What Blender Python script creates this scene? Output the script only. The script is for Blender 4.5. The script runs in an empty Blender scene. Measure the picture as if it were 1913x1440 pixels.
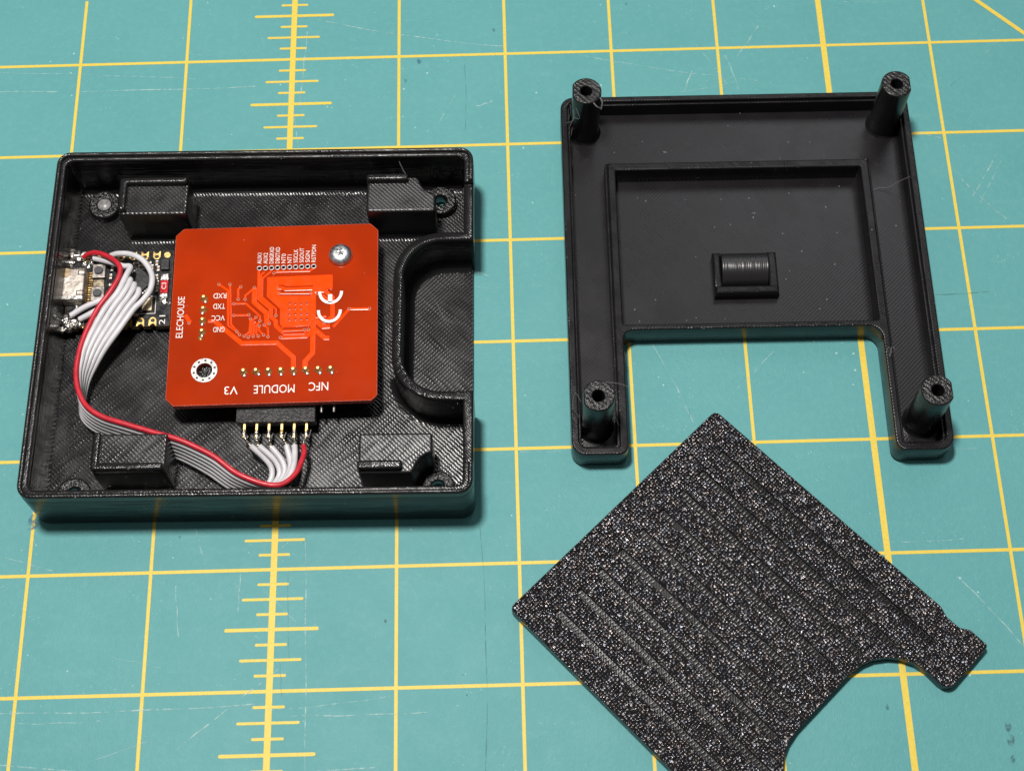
import bpy, bmesh, math, random
from math import sin, cos, pi, radians
from mathutils import Vector, Matrix, noise as mnoise
from mathutils.geometry import tessellate_polygon

# one blender unit = one centimetre
SC = bpy.context.scene
SC.unit_settings.system = 'METRIC'
SC.unit_settings.scale_length = 0.01
COL = SC.collection
random.seed(7)

# ------------------------------------------------------------------ camera
cd = bpy.data.cameras.new('camera'); cam = bpy.data.objects.new('camera', cd); COL.objects.link(cam)
right = Vector((0.9996386, -0.0249896, -0.0099073)); down = Vector((-0.0268581, -0.9129408, -0.4072073)); fwd = Vector((0.0011312, 0.4073262, -0.9132820))
M = Matrix((right, -down, -fwd)).transposed().to_4x4()
M.translation = Vector((4.98854, -22.74591, 31.53096))
cam.matrix_world = M
cd.sensor_width = 36; cd.lens = 55.91; cd.clip_start = 0.1; cd.clip_end = 1000
cd.dof.use_dof = True; cd.dof.focus_distance = 34.6; cd.dof.aperture_fstop = 0.34
SC.camera = cam

# ------------------------------------------------------------------ room light
w = bpy.data.worlds.new('World'); SC.world = w; w.use_nodes = True
bg = w.node_tree.nodes['Background']; bg.inputs[0].default_value = (1.0, 0.97, 0.95, 1); bg.inputs[1].default_value = 0.16

def lamp(name, loc, target, size, energy, col):
    ld = bpy.data.lights.new(name, 'AREA'); ld.shape = 'DISK'; ld.size = size; ld.energy = energy; ld.color = col
    o = bpy.data.objects.new(name, ld); COL.objects.link(o); o.location = loc
    o.rotation_euler = (Vector(target) - Vector(loc)).to_track_quat('-Z', 'Y').to_euler()
    return o
lamp('ceiling_lamp', (-3.9, -3.0, 66), (3, -7, 0), 8.0, 60000, (1.0, 0.96, 0.92))
lamp('lid_sheen_softbox', (34, 54, 90), (6, -6, 0), 42, 9000, (0.93, 0.96, 1.0))  # added soft lamp, no window here: lays a grey sheen on the lid floor

SC.view_settings.view_transform = 'Standard'; SC.view_settings.look = 'None'
SC.view_settings.exposure = 0.0; SC.view_settings.gamma = 1.0

# ------------------------------------------------------------------ node helpers
def new_mat(name):
    m = bpy.data.materials.new(name); m.use_nodes = True
    nt = m.node_tree; return m, nt, nt.nodes['Principled BSDF']
def setin(nt, sock, v):
    if hasattr(v, 'is_linked') or isinstance(v, bpy.types.NodeSocket): nt.links.new(v, sock)
    else: sock.default_value = v
def mth(nt, op, a, b=None, c=None):
    n = nt.nodes.new('ShaderNodeMath'); n.operation = op
    setin(nt, n.inputs[0], a)
    if b is not None: setin(nt, n.inputs[1], b)
    if c is not None: setin(nt, n.inputs[2], c)
    return n.outputs[0]
def mixc(nt, f, a, b):
    n = nt.nodes.new('ShaderNodeMix'); n.data_type = 'RGBA'
    setin(nt, n.inputs[0], f); setin(nt, n.inputs[6], a); setin(nt, n.inputs[7], b)
    return n.outputs[2]
def ramp(nt, f, lo, hi, a=0.0, b=1.0):
    n = nt.nodes.new('ShaderNodeMapRange'); n.interpolation_type = 'SMOOTHSTEP'
    setin(nt, n.inputs[0], f); n.inputs[1].default_value = lo; n.inputs[2].default_value = hi
    n.inputs[3].default_value = a; n.inputs[4].default_value = b
    return n.outputs[0]
def coords(nt, scale=(1, 1, 1), rot=0):
    t = nt.nodes.new('ShaderNodeTexCoord'); mp = nt.nodes.new('ShaderNodeMapping')
    mp.inputs['Scale'].default_value = scale; mp.inputs['Rotation'].default_value = (0, 0, rot)
    nt.links.new(t.outputs['Object'], mp.inputs[0]); return mp.outputs[0]
def noi(nt, vec, scale, detail=2, rough=0.5):
    n = nt.nodes.new('ShaderNodeTexNoise'); n.inputs['Scale'].default_value = scale; n.inputs['Detail'].default_value = detail
    n.inputs['Roughness'].default_value = rough; nt.links.new(vec, n.inputs['Vector']); return n.outputs[0]
def vor(nt, vec, scale, feat='F1', rnd=1.0):
    n = nt.nodes.new('ShaderNodeTexVoronoi'); n.feature = feat; n.inputs['Scale'].default_value = scale
    n.inputs['Randomness'].default_value = rnd; nt.links.new(vec, n.inputs['Vector']); return n
def bump(nt, h, strength, dist, nrm=None):
    n = nt.nodes.new('ShaderNodeBump'); n.inputs['Strength'].default_value = strength; n.inputs['Distance'].default_value = dist
    nt.links.new(h, n.inputs['Height'])
    if nrm is not None: nt.links.new(nrm, n.inputs['Normal'])
    return n.outputs[0]
def C4(r, g, b): return (r, g, b, 1)

def simple(name, col, rough=0.4, metal=0.0, nscale=0, namp=0.3, bumps=None, coat=0.0):
    m, nt, p = new_mat(name)
    v = coords(nt)
    if nscale:
        f = noi(nt, v, nscale, 3)
        f = ramp(nt, f, 0.3, 0.7)
        nt.links.new(mixc(nt, f, C4(*[c * (1 - namp) for c in col]), C4(*[min(1, c * (1 + namp)) for c in col])), p.inputs['Base Color'])
        nt.links.new(ramp(nt, noi(nt, v, nscale * 1.7, 2), 0.3, 0.7, rough * 0.75, rough * 1.25), p.inputs['Roughness'])
    else:
        p.inputs['Base Color'].default_value = C4(*col); p.inputs['Roughness'].default_value = rough
    p.inputs['Metallic'].default_value = metal
    p.inputs['Coat Weight'].default_value = coat
    if bumps: nt.links.new(bump(nt, noi(nt, v, bumps[0], 2), bumps[1], bumps[2]), p.inputs['Normal'])
    return m

def pla(name, sgn=1, line=0.055, top=0.9, side=0.6, rough=0.33, col=(0.0085, 0.0082, 0.0088), beads=0.0, dist=0.014, specks=1.0, gritty=0.10, ior=1.45, calm=1.0):
    """printed black plastic: raster lines on flat tops, thin layer lines on the sides"""
    m, nt, p = new_mat(name)
    v = coords(nt)
    sep = nt.nodes.new('ShaderNodeSeparateXYZ'); nt.links.new(v, sep.inputs[0]); X, Y, Z = sep.outputs
    d = mth(nt, 'ADD', X, mth(nt, 'MULTIPLY', Y, float(sgn)))
    wob = noi(nt, v, 2.2, 2)
    ph = mth(nt, 'ADD', mth(nt, 'MULTIPLY', d, 2 * pi / (line * 1.41421)), mth(nt, 'MULTIPLY', wob, 1.6))
    s = mth(nt, 'SUBTRACT', mth(nt, 'MULTIPLY', mth(nt, 'ABSOLUTE', mth(nt, 'SINE', mth(nt, 'MULTIPLY', ph, 0.5))), 2.0), 1.0)
    along = coords(nt, (1, 1, 1), radians(45 if sgn > 0 else -45))
    mp = nt.nodes.new('ShaderNodeMapping'); mp.inputs['Scale'].default_value = (14, 1.4, 1); nt.links.new(along, mp.inputs[0])
    amp = ramp(nt, noi(nt, mp.outputs[0], 1.3, 2), 0.3, 0.75, 0.8 - 0.45 * calm, 0.8 + 0.45 * calm)
    patch = ramp(nt, noi(nt, v, 0.55, 2), 0.3, 0.7, 0.9 - 0.3 * calm, 0.9 + 0.3 * calm)
    hl = mth(nt, 'MULTIPLY', mth(nt, 'MULTIPLY', s, amp), patch)
    grit = noi(nt, v, 30, 2)
    htop = mth(nt, 'ADD', mth(nt, 'MULTIPLY', hl, top), mth(nt, 'MULTIPLY', grit, gritty + beads))
    lv = coords(nt, (0.7, 0.7, 26))
    hs = mth(nt, 'ADD', mth(nt, 'MULTIPLY', noi(nt, lv, 1.0, 2), side * 1.5), mth(nt, 'MULTIPLY', mth(nt, 'SINE', mth(nt, 'MULTIPLY', Z, 2 * pi / 0.05)), 0.16 * side))
    g = nt.nodes.new('ShaderNodeNewGeometry'); sn = nt.nodes.new('ShaderNodeSeparateXYZ'); nt.links.new(g.outputs['True Normal'], sn.inputs[0])
    f = ramp(nt, mth(nt, 'ABSOLUTE', sn.outputs[2]), 0.75, 0.95)
    mx = nt.nodes.new('ShaderNodeMix'); nt.links.new(f, mx.inputs[0]); nt.links.new(hs, mx.inputs[2]); nt.links.new(htop, mx.inputs[3])
    nt.links.new(bump(nt, mx.outputs[0], 1.0, dist), p.inputs['Normal'])
    # pale dust and plastic flecks
    vo = vor(nt, v, 3.2); vo2 = vor(nt, v, 9.0)
    fl = mth(nt, 'MULTIPLY', mth(nt, 'LESS_THAN', vo.outputs['Distance'], mth(nt, 'MULTIPLY', noi(nt, v, 0.9, 1), 0.085)), 0.30 * specks)
    base = mixc(nt, fl, C4(*col), C4(0.55, 0.53, 0.5))
    nt.links.new(base, p.inputs['Base Color'])
    nt.links.new(ramp(nt, noi(nt, v, 1.7, 3), 0.3, 0.7, rough * (1 - 0.2 * calm), rough * (1 + 0.25 * calm)), p.inputs['Roughness'])
    p.inputs['IOR'].default_value = ior
    return m

M_FLOOR = pla('black_print_floor', 1, 0.070, top=1.0, side=0.15, rough=0.27, dist=0.0036, gritty=0.09, ior=1.50, calm=0.9)
M_TOP = pla('black_print_block', 1, 0.070, top=1.0, side=0.15, rough=0.33, dist=0.0042, gritty=0.12, ior=1.58, calm=0.9)
M_RECESS = pla('black_print_recess', -1, 0.070, top=1.0, side=0.15, rough=0.27, dist=0.0036, gritty=0.09, ior=1.50, calm=0.9)
M_LIDFLOOR = pla('black_print_lid_floor', -1, 0.066, top=0.075, rough=0.27, gritty=0.03, calm=0.35, col=(0.0068, 0.0061, 0.0072))
M_WALL = pla('black_print_wall', 1, 0.05, top=0.25, side=0.36, rough=0.17, ior=1.29)
M_RIM = pla('black_print_rim', 1, 0.045, top=0.15, side=0.3, rough=0.2, beads=0.4)
M_LIDWALL = pla('black_print_lid_wall', -1, 0.05, top=0.12, side=0.18, rough=0.26, ior=1.38, col=(0.007, 0.0065, 0.0074))
M_POST = pla('black_print_post', 1, 0.09, top=0.25, side=0.12, rough=0.22, beads=0.9, dist=0.02)
M_COVE = pla('black_print_fillet', 1, 0.05, top=0.3, side=1.0, rough=0.22)

def mat_textured():
    """black print off a powder-textured bed: tiny glittering domes"""
    m, nt, p = new_mat('black_textured_face'); v = coords(nt)
    a = vor(nt, v, 16.5, 'F1', 0.75)
    b = vor(nt, v, 30.0, 'F1', 1.0)
    sepc = nt.nodes.new('ShaderNodeSeparateColor'); nt.links.new(a.outputs['Color'], sepc.inputs[0])
    dome = mth(nt, 'SUBTRACT', 1.0, mth(nt, 'POWER', a.outputs['Distance'], 2.0))
    h = mth(nt, 'MULTIPLY', dome, mth(nt, 'ADD', mth(nt, 'MULTIPLY', sepc.outputs[0], 1.1), 0.5))
    h = mth(nt, 'ADD', h, mth(nt, 'MULTIPLY', b.outputs['Distance'], -0.22))
    g = nt.nodes.new('ShaderNodeNewGeometry'); sn = nt.nodes.new('ShaderNodeSeparateXYZ'); nt.links.new(g.outputs['True Normal'], sn.inputs[0])
    f = ramp(nt, mth(nt, 'ABSOLUTE', sn.outputs[2]), 0.8, 0.97)
    h = mth(nt, 'MULTIPLY', h, f)
    bn = bump(nt, h, 1.0, 0.030)
    sub = nt.nodes.new('ShaderNodeVectorMath'); sub.operation = 'SUBTRACT'; nt.links.new(a.outputs['Color'], sub.inputs[0]); sub.inputs[1].default_value = (0.5, 0.5, 0.5)
    scl = nt.nodes.new('ShaderNodeVectorMath'); scl.operation = 'SCALE'; nt.links.new(sub.outputs[0], scl.inputs[0]); nt.links.new(mth(nt, 'MULTIPLY', f, 0.48), scl.inputs['Scale'])
    addv = nt.nodes.new('ShaderNodeVectorMath'); addv.operation = 'ADD'; nt.links.new(bn, addv.inputs[0]); nt.links.new(scl.outputs[0], addv.inputs[1])
    nrm = nt.nodes.new('ShaderNodeVectorMath'); nrm.operation = 'NORMALIZE'; nt.links.new(addv.outputs[0], nrm.inputs[0])
    nt.links.new(nrm.outputs[0], p.inputs['Normal'])
    p.inputs['Base Color'].default_value = C4(0.007, 0.0066, 0.0074)
    nt.links.new(ramp(nt, sepc.outputs[1], 0.0, 1.0, 0.15, 0.28), p.inputs['Roughness'])
    tint = mixc(nt, ramp(nt, noi(nt, v, 9.0, 2), 0.3, 0.7), C4(0.80, 0.86, 1.0), C4(1.0, 0.86, 0.80))
    nt.links.new(tint, p.inputs['Specular Tint'])
    p.inputs['Specular IOR Level'].default_value = 0.68
    return m
M_TEX = mat_textured()
M_GROOVE = pla('black_print_groove', 1, 0.05, top=0.05, side=0.2, rough=0.3, ior=1.3, col=(0.004, 0.0038, 0.0042))
M_RIDGE = simple('black_glossy_ridge', (0.004, 0.0038, 0.0042), 0.22)
M_RIDGE.node_tree.nodes['Principled BSDF'].inputs['Specular IOR Level'].default_value = 0.15

def mat_mat():
    m, nt, p = new_mat('teal_cutting_mat'); v = coords(nt)
    n1 = noi(nt, v, 0.35, 4, 0.6); n2 = noi(nt, v, 6.0, 3, 0.7); n3 = noi(nt, v, 26.0, 2)
    base = mixc(nt, ramp(nt, n1, 0.3, 0.7), C4(0.088, 0.284, 0.290), C4(0.098, 0.300, 0.304))
    base = mixc(nt, ramp(nt, n2, 0.42, 0.78, 0, 0.30), base, C4(0.13, 0.36, 0.345))
    # faint rubbed haze in streaks
    sv = coords(nt, (0.5, 3.2, 1), radians(20))
    base = mixc(nt, ramp(nt, noi(nt, sv, 0.8, 5, 0.65), 0.52, 0.8, 0, 0.10), base, C4(0.20, 0.42, 0.41))
    vo = vor(nt, v, 3.4); big = mth(nt, 'LESS_THAN', vo.outputs['Distance'], mth(nt, 'MULTIPLY', ramp(nt, noi(nt, v, 0.45, 2), 0.42, 0.7), 0.085))
    base = mixc(nt, mth(nt, 'MULTIPLY', big, 0.55), base, C4(0.50, 0.68, 0.66))
    v2 = vor(nt, v, 9.5); sm = mth(nt, 'LESS_THAN', v2.outputs['Distance'], mth(nt, 'MULTIPLY', ramp(nt, noi(nt, v, 1.1, 2), 0.45, 0.7), 0.13))
    base = mixc(nt, mth(nt, 'MULTIPLY', sm, 0.35), base, C4(0.45, 0.64, 0.62))
    v3 = vor(nt, v, 1.3); dk = mth(nt, 'LESS_THAN', v3.outputs['Distance'], mth(nt, 'MULTIPLY', ramp(nt, noi(nt, v, 0.7, 2), 0.5, 0.75), 0.032))
    base = mixc(nt, mth(nt, 'MULTIPLY', dk, 0.8), base, C4(0.03, 0.10, 0.12))
    nt.links.new(base, p.inputs['Base Color'])
    nt.links.new(ramp(nt, noi(nt, v, 1.2, 4), 0.3, 0.7, 0.52, 0.58), p.inputs['Roughness'])
    h = mth(nt, 'ADD', n3, mth(nt, 'MULTIPLY', noi(nt, v, 9.0, 2), 1.2))
    nt.links.new(bump(nt, h, 0.55, 0.012), p.inputs['Normal'])
    p.inputs['Specular IOR Level'].default_value = 0.22
    return m
M_MAT = mat_mat()
def mat_print():
    m, nt, p = new_mat('yellow_printed_ink'); v = coords(nt)
    n2 = noi(nt, v, 14.0, 3)
    base = mixc(nt, ramp(nt, n2, 0.35, 0.75), C4(0.64, 0.480, 0.060), C4(0.67, 0.520, 0.092))
    base = mixc(nt, ramp(nt, noi(nt, v, 45.0, 2), 0.58, 0.72, 0, 0.5), base, C4(0.42, 0.27, 0.04))
    nt.links.new(base, p.inputs['Base Color']); p.inputs['Roughness'].default_value = 0.5
    p.inputs['Specular IOR Level'].default_value = 0.3
    nt.links.new(bump(nt, noi(nt, v, 24.0, 2), 0.4, 0.008), p.inputs['Normal'])
    return m
M_INK = mat_print()
def mat_alpha(name, col, alpha, scale=6.0):
    m, nt, p = new_mat(name); v = coords(nt)
    p.inputs['Base Color'].default_value = C4(*col); p.inputs['Roughness'].default_value = 0.6
    nt.links.new(ramp(nt, noi(nt, v, scale, 3, 0.65), 0.35, 0.65, 0.0, alpha), p.inputs['Alpha'])
    return m
M_SCRATCH = mat_alpha('pale_scratch', (0.45, 0.62, 0.60), 0.65)
M_CUT = mat_alpha('dark_knife_cut', (0.03, 0.09, 0.11), 0.7, 3.0)
M_SMUDGE = mat_alpha('dark_smudge', (0.03, 0.06, 0.07), 0.42, 9.0)
M_BLUE = mat_alpha('blue_pen_mark', (0.03, 0.13, 0.24), 0.6, 9.0)

def mat_pcb():
    m, nt, p = new_mat('red_solder_mask'); v = coords(nt)
    base = mixc(nt, ramp(nt, noi(nt, v, 0.7, 3), 0.3, 0.7), C4(0.295, 0.020, 0.0005), C4(0.375, 0.026, 0.0007))
    wv = vor(nt, v, 2.6); fl = mth(nt, 'LESS_THAN', wv.outputs['Distance'], mth(nt, 'MULTIPLY', noi(nt, v, 1.3, 1), 0.05))
    base = mixc(nt, mth(nt, 'MULTIPLY', fl, 0.35), base, C4(0.6, 0.35, 0.3))
    nt.links.new(base, p.inputs['Base Color'])
    nt.links.new(ramp(nt, noi(nt, v, 2.0, 3), 0.3, 0.7, 0.12, 0.16), p.inputs['Roughness'])
    p.inputs['Specular IOR Level'].default_value = 0.3
    nt.links.new(bump(nt, noi(nt, v, 22.0, 2), 0.12, 0.004), p.inputs['Normal'])
    return m
M_PCB = mat_pcb()
M_PCBEDGE = simple('pale_red_board_edge', (0.42, 0.075, 0.05), 0.6, 0, 18, 0.35, (30, 0.6, 0.02))
M_TRACE = simple('orange_masked_copper', (0.92, 0.058, 0.0005), 0.20, 0, 3, 0.06)
M_TRACE.node_tree.nodes['Principled BSDF'].inputs['Specular IOR Level'].default_value = 0.3
M_VIA = simple('via_ring', (0.62, 0.14, 0.07), 0.3, 0, 6, 0.2)
M_HOLE = simple('dark_hole', (0.012, 0.006, 0.005), 0.5)
M_VIADOT = simple('masked_via', (0.26, 0.015, 0.001), 0.35)
M_SILK = simple('white_silkscreen', (0.74, 0.70, 0.66), 0.55, 0, 8, 0.08)
M_SOLDER = simple('solder', (0.62, 0.60, 0.57), 0.36, 1.0, 6, 0.25, (9, 0.5, 0.05))
M_FLUX = simple('fluxed_solder', (0.46, 0.29, 0.10), 0.32, 0.6, 9, 0.5, (12, 0.5, 0.04))
M_TIN = simple('tinned_pad', (0.40, 0.39, 0.38), 0.40, 0.9, 10, 0.15)
M_STEEL = simple('zinc_screw', (0.58, 0.61, 0.64), 0.38, 1.0, 7, 0.15, (14, 0.3, 0.02))
M_GOLD = simple('gilt_metal', (0.80, 0.54, 0.20), 0.42, 1.0, 12, 0.3)
M_CONN = simple('connector_steel', (0.46, 0.415, 0.37), 0.48, 1.0, 5, 0.25, (8, 0.4, 0.03))
M_DEV = simple('black_solder_mask', (0.010, 0.011, 0.012), 0.3, 0, 6, 0.3)
M_DEVEDGE = simple('brown_board_edge', (0.16, 0.11, 0.055), 0.6, 0, 20, 0.3)
M_BLACKIC = simple('black_component', (0.018, 0.018, 0.019), 0.42, 0, 9, 0.2)
M_BTN = simple('grey_button', (0.055, 0.056, 0.06), 0.45, 0, 9, 0.2)
M_BTNBODY = simple('button_plate', (0.36, 0.33, 0.30), 0.4, 0.9, 9, 0.25)
M_ANT = simple('red_ceramic', (0.45, 0.012, 0.018), 0.25, 0, 6, 0.2)
M_CERAM = simple('tan_ceramic', (0.36, 0.26, 0.15), 0.4, 0, 9, 0.3)
M_CRYST = simple('crystal_can', (0.62, 0.52, 0.36), 0.3, 0.9, 7, 0.2)
M_WGREY = simple('grey_wire_jacket', (0.55, 0.54, 0.56), 0.42, 0, 4, 0.06)
M_WRED = simple('red_wire_jacket', (0.46, 0.017, 0.030), 0.4, 0, 4, 0.10)
M_COPPER = simple('tinned_strands', (0.72, 0.66, 0.55), 0.25, 1.0, 20, 0.4, (30, 0.8, 0.03))
def mat_housing():
    m, nt, p = new_mat('worn_black_housing'); v = coords(nt, (1, 2.2, 1))
    n = noi(nt, v, 22, 4, 0.75)
    nt.links.new(mixc(nt, ramp(nt, n, 0.45, 0.66), C4(0.022, 0.022, 0.023), C4(0.17, 0.165, 0.165)), p.inputs['Base Color'])
    nt.links.new(bump(nt, n, 1.0, 0.03), p.inputs['Normal']); p.inputs['Roughness'].default_value = 0.45
    return m
M_HOUS = mat_housing()
M_STRING = simple('plastic_string', (0.16, 0.16, 0.16), 0.3)
M_PALEPIN = simple('pale_pin', (0.20, 0.195, 0.195), 0.4, 0, 20, 0.3)

# ------------------------------------------------------------------ mesh helpers
def link(name, me, mats, parent=None, loc=(0, 0, 0), rotz=0):
    o = bpy.data.objects.new(name, me); COL.objects.link(o)
    if mats is not None and len(me.materials) == 0:
        for mm in (mats if isinstance(mats, (list, tuple)) else [mats]): me.materials.append(mm)
    o.location = loc; o.rotation_euler = (0, 0, rotz)
    if parent: o.parent = parent
    return o
def finish(bm, name, angle=35, capsharp=True):
    bmesh.ops.remove_doubles(bm, verts=bm.verts, dist=1e-5)
    bmesh.ops.recalc_face_normals(bm, faces=bm.faces)
    bm.normal_update(); lim = radians(angle)
    for f in bm.faces: f.smooth = True
    for e in bm.edges:
        if len(e.link_faces) == 2:
            a, b = e.link_faces
            flat = capsharp and (abs(a.normal.z) > 0.9995) != (abs(b.normal.z) > 0.9995)
            e.smooth = not (flat or a.normal.angle(b.normal, 0) > lim)
    me = bpy.data.meshes.new(name); bm.to_mesh(me); bm.free()
    return me
def circ(cx, cy, r, n=24, a0=0.0, a1=2 * pi):
    full = abs(a1 - a0 - 2 * pi) < 1e-6
    k = n if full else n + 1
    return [(cx + r * cos(a0 + (a1 - a0) * i / n), cy + r * sin(a0 + (a1 - a0) * i / n)) for i in range(k)]
def rp(pts, seg=5):
    """polygon with rounded corners: (x, y) or (x, y, radius)"""
    out = []; n = len(pts)
    for i in range(n):
        p = Vector(pts[i][:2]); r = pts[i][2] if len(pts[i]) > 2 else 0
        if r <= 0: out.append(tuple(p)); continue
        a = (Vector(pts[i - 1][:2]) - p).normalized(); b = (Vector(pts[(i + 1) % n][:2]) - p).normalized()
        ang = a.angle(b)
        if ang > pi - 0.02: out.append(tuple(p)); continue
        d = r / math.tan(ang / 2); c = p + (a + b).normalized() * (r / sin(ang / 2))
        s = p + a * d; e = p + b * d
        a0 = math.atan2(s.y - c.y, s.x - c.x); a1 = math.atan2(e.y - c.y, e.x - c.x)
        da = (a1 - a0 + pi) % (2 * pi) - pi
        out += [(c.x + r * cos(a0 + da * k / seg), c.y + r * sin(a0 + da * k / seg)) for k in range(seg + 1)]
    return out
def area2(l): return sum(l[i - 1][0] * l[i][1] - l[i][0] * l[i - 1][1] for i in range(len(l)))
def offs(loop, d):
    """move a loop to its left by d (miter joints)"""
    n = len(loop); out = []
    for i in range(n):
        p = Vector(loop[i]); a = p - Vector(loop[i - 1]); b = Vector(loop[(i + 1) % n]) - p
        if a.length < 1e-7: a = b
        if b.length < 1e-7: b = a
        a.normalize(); b.normalize()
        na = Vector((-a.y, a.x)); nb = Vector((-b.y, b.x)); m = na + nb
        if m.length < 1e-4: m = na
        m.normalize(); k = max(0.35, m.dot(na)); q = p + m * (d / k); out.append((q.x, q.y))
    return out
def orient(loops):
    return [l if (area2(l) > 0) == (i == 0) else l[::-1] for i, l in enumerate(loops)]
def add_prism(bm, loops, z0, z1, b=0.0, bb=None, mi=0, side_mi=None):
    """extruded plate with holes; b / bb = bevel of the top / bottom edge"""
    loops = orient(loops); bb = b if bb is None else bb
    lev = []
    if bb > 0: lev += [(bb, z0), (bb * 0.3, z0 + bb * 0.3), (0, z0 + bb)]
    else: lev += [(0, z0)]
    if b > 0: lev += [(b * (1 - cos(t)), z1 - b + b * sin(t)) for t in (0, pi / 8, pi / 4, 3 * pi / 8, pi / 2)]
    else: lev += [(0, z1)]
    rings = []
    for l in loops:
        rs = []
        for d, z in lev:
            o = offs(l, d) if d else l
            rs.append([bm.verts.new((x, y, z)) for x, y in o])
        rings.append(rs)
        n = len(l)
        for k in range(len(lev) - 1):
            for i in range(n):
                j = (i + 1) % n
                try:
                    f = bm.faces.new((rs[k][i], rs[k][j], rs[k + 1][j], rs[k + 1][i])); f.material_index = mi if side_mi is None else side_mi
                except ValueError: pass
    for which, flip in ((0, True), (-1, False)):
        vs = [rs[which] for rs in rings]; flat = [v for r in vs for v in r]
        for t in tessellate_polygon([[v.co for v in r] for r in vs]):
            q = [flat[i] for i in t]
            try: f = bm.faces.new(q[::-1] if flip else q); f.material_index = mi
            except ValueError: pass
def prism(name, loops, z0, z1, mats, parent=None, b=0.0, bb=None, side_mi=None, capsharp=True, **kw):
    bm = bmesh.new(); add_prism(bm, loops, z0, z1, b, bb, 0, side_mi)
    return link(name, finish(bm, name, 35, capsharp), mats, parent, **kw)
def rect(x0, y0, x1, y1, r=0.0, seg=4):
    return rp([(x0, y0, r), (x1, y0, r), (x1, y1, r), (x0, y1, r)], seg)
def add_lathe(bm, prof, n=20, loc=(0, 0, 0)):
    rows = []
    for r, z in prof:
        if r < 1e-6: rows.append([bm.verts.new((loc[0], loc[1], loc[2] + z))])
        else: rows.append([bm.verts.new((loc[0] + r * cos(2 * pi * i / n), loc[1] + r * sin(2 * pi * i / n), loc[2] + z)) for i in range(n)])
    for a, b in zip(rows, rows[1:]):
        for i in range(n):
            j = (i + 1) % n
            if len(a) == 1 and len(b) == 1: continue
            if len(a) == 1: bm.faces.new((a[0], b[j], b[i]))
            elif len(b) == 1: bm.faces.new((a[i], a[j], b[0]))
            else: bm.faces.new((a[i], a[j], b[j], b[i]))
def lathe(name, prof, mats, parent=None, n=20, **kw):
    bm = bmesh.new(); add_lathe(bm, prof, n); return link(name, finish(bm, name, 40), mats, parent, **kw)
def catmull(pts, per=8):
    P = [Vector(p) for p in pts]; P = [P[0] * 2 - P[1]] + P + [P[-1] * 2 - P[-2]]; out = []
    for i in range(1, len(P) - 2):
        p0, p1, p2, p3 = P[i - 1:i + 3]
        for k in range(per):
            t = k / per
            out.append(0.5 * ((2 * p1) + (p2 - p0) * t + (2 * p0 - 5 * p1 + 4 * p2 - p3) * t * t + (3 * p1 - p0 - 3 * p2 + p3) * t ** 3))
    out.append(P[-2]); return out
def add_tube(bm, path, rad, n=8, cap=True):
    rings = []; up = Vector((0, 0, 1)); prev = None
    for i, p in enumerate(path):
        t = (path[min(i + 1, len(path) - 1)] - path[max(i - 1, 0)]).normalized()
        if prev is None:
            a = t.cross(up)
            if a.length < 1e-3: a = t.cross(Vector((1, 0, 0)))
        else: a = prev - t * prev.dot(t)
        a.normalize(); prev = a; b = t.cross(a)
        r = rad(i / (len(path) - 1)) if callable(rad) else rad
        rings.append([bm.verts.new(p + (a * cos(2 * pi * k / n) + b * sin(2 * pi * k / n)) * r) for k in range(n)])
    for A, B in zip(rings, rings[1:]):
        for k in range(n): bm.faces.new((A[k], A[(k + 1) % n], B[(k + 1) % n], B[k]))
    if cap: bm.faces.new(rings[0][::-1]); bm.faces.new(rings[-1])
def tube(name, pts, rad, mats, parent=None, n=8, per=6, **kw):
    bm = bmesh.new(); add_tube(bm, catmull(pts, per) if per else [Vector(p) for p in pts], rad, n)
    return link(name, finish(bm, name, 60), mats, parent, **kw)
def cove(name, path, r, z, mats, parent, closed=False, seg=5):
    """concave fillet on the LEFT of a path, between a wall on the path and the floor at z"""
    bm = bmesh.new(); n = len(path); rows = []
    sec = [(-0.01, -0.01), (-0.01, r)] + [(r - r * cos(a), r - r * sin(a)) for a in [pi / 2 * k / seg for k in range(seg + 1)]] + [(r, -0.01)]
    for i in range(n):
        p = Vector(path[i]); a = p - Vector(path[i - 1]) if (i > 0 or closed) else Vector(path[1]) - p
        b = Vector(path[(i + 1) % n]) - p if (i < n - 1 or closed) else a
        a.normalize(); b.normalize(); na = Vector((-a.y, a.x)); nb = Vector((-b.y, b.x)); m = (na + nb).normalized(); k = max(0.4, m.dot(na))
        rows.append([bm.verts.new((p.x + m.x * d / k, p.y + m.y * d / k, z + h)) for d, h in sec])
    for i in range(n if closed else n - 1):
        A, B = rows[i], rows[(i + 1) % n]
        for k in range(len(sec)): bm.faces.new((A[k], B[k], B[(k + 1) % len(sec)], A[(k + 1) % len(sec)]))
    if not closed: bm.faces.new(rows[0][::-1]); bm.faces.new(rows[-1])
    return link(name, finish(bm, name, 30), mats, parent)
def add_box(bm, x0, y0, z0, x1, y1, z1, mi=0):
    add_prism(bm, [[(x0, y0), (x1, y0), (x1, y1), (x0, y1)]], z0, z1, 0, 0, mi)
def blob(name, loc, r, mats, parent, squash=0.7, amp=0.35, seed=0, sub=3):
    bm = bmesh.new(); bmesh.ops.create_icosphere(bm, subdivisions=sub, radius=1.0)
    for v in bm.verts:
        k = 1 + amp * mnoise.noise(v.co * 1.6 + Vector((seed * 3.1, seed * 1.7, 0))) * 1.6
        v.co = Vector((v.co.x * r * k, v.co.y * r * k, v.co.z * r * squash * k))
    return link(name, finish(bm, name, 80), mats, parent, loc=loc)
def empty(name, label, cat, loc, rotz=0):
    o = bpy.data.objects.new(name, None); COL.objects.link(o); o.location = loc; o.rotation_euler = (0, 0, rotz)
    o.empty_display_size = 0.5
    o['label'] = label; o['category'] = cat; return o
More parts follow.
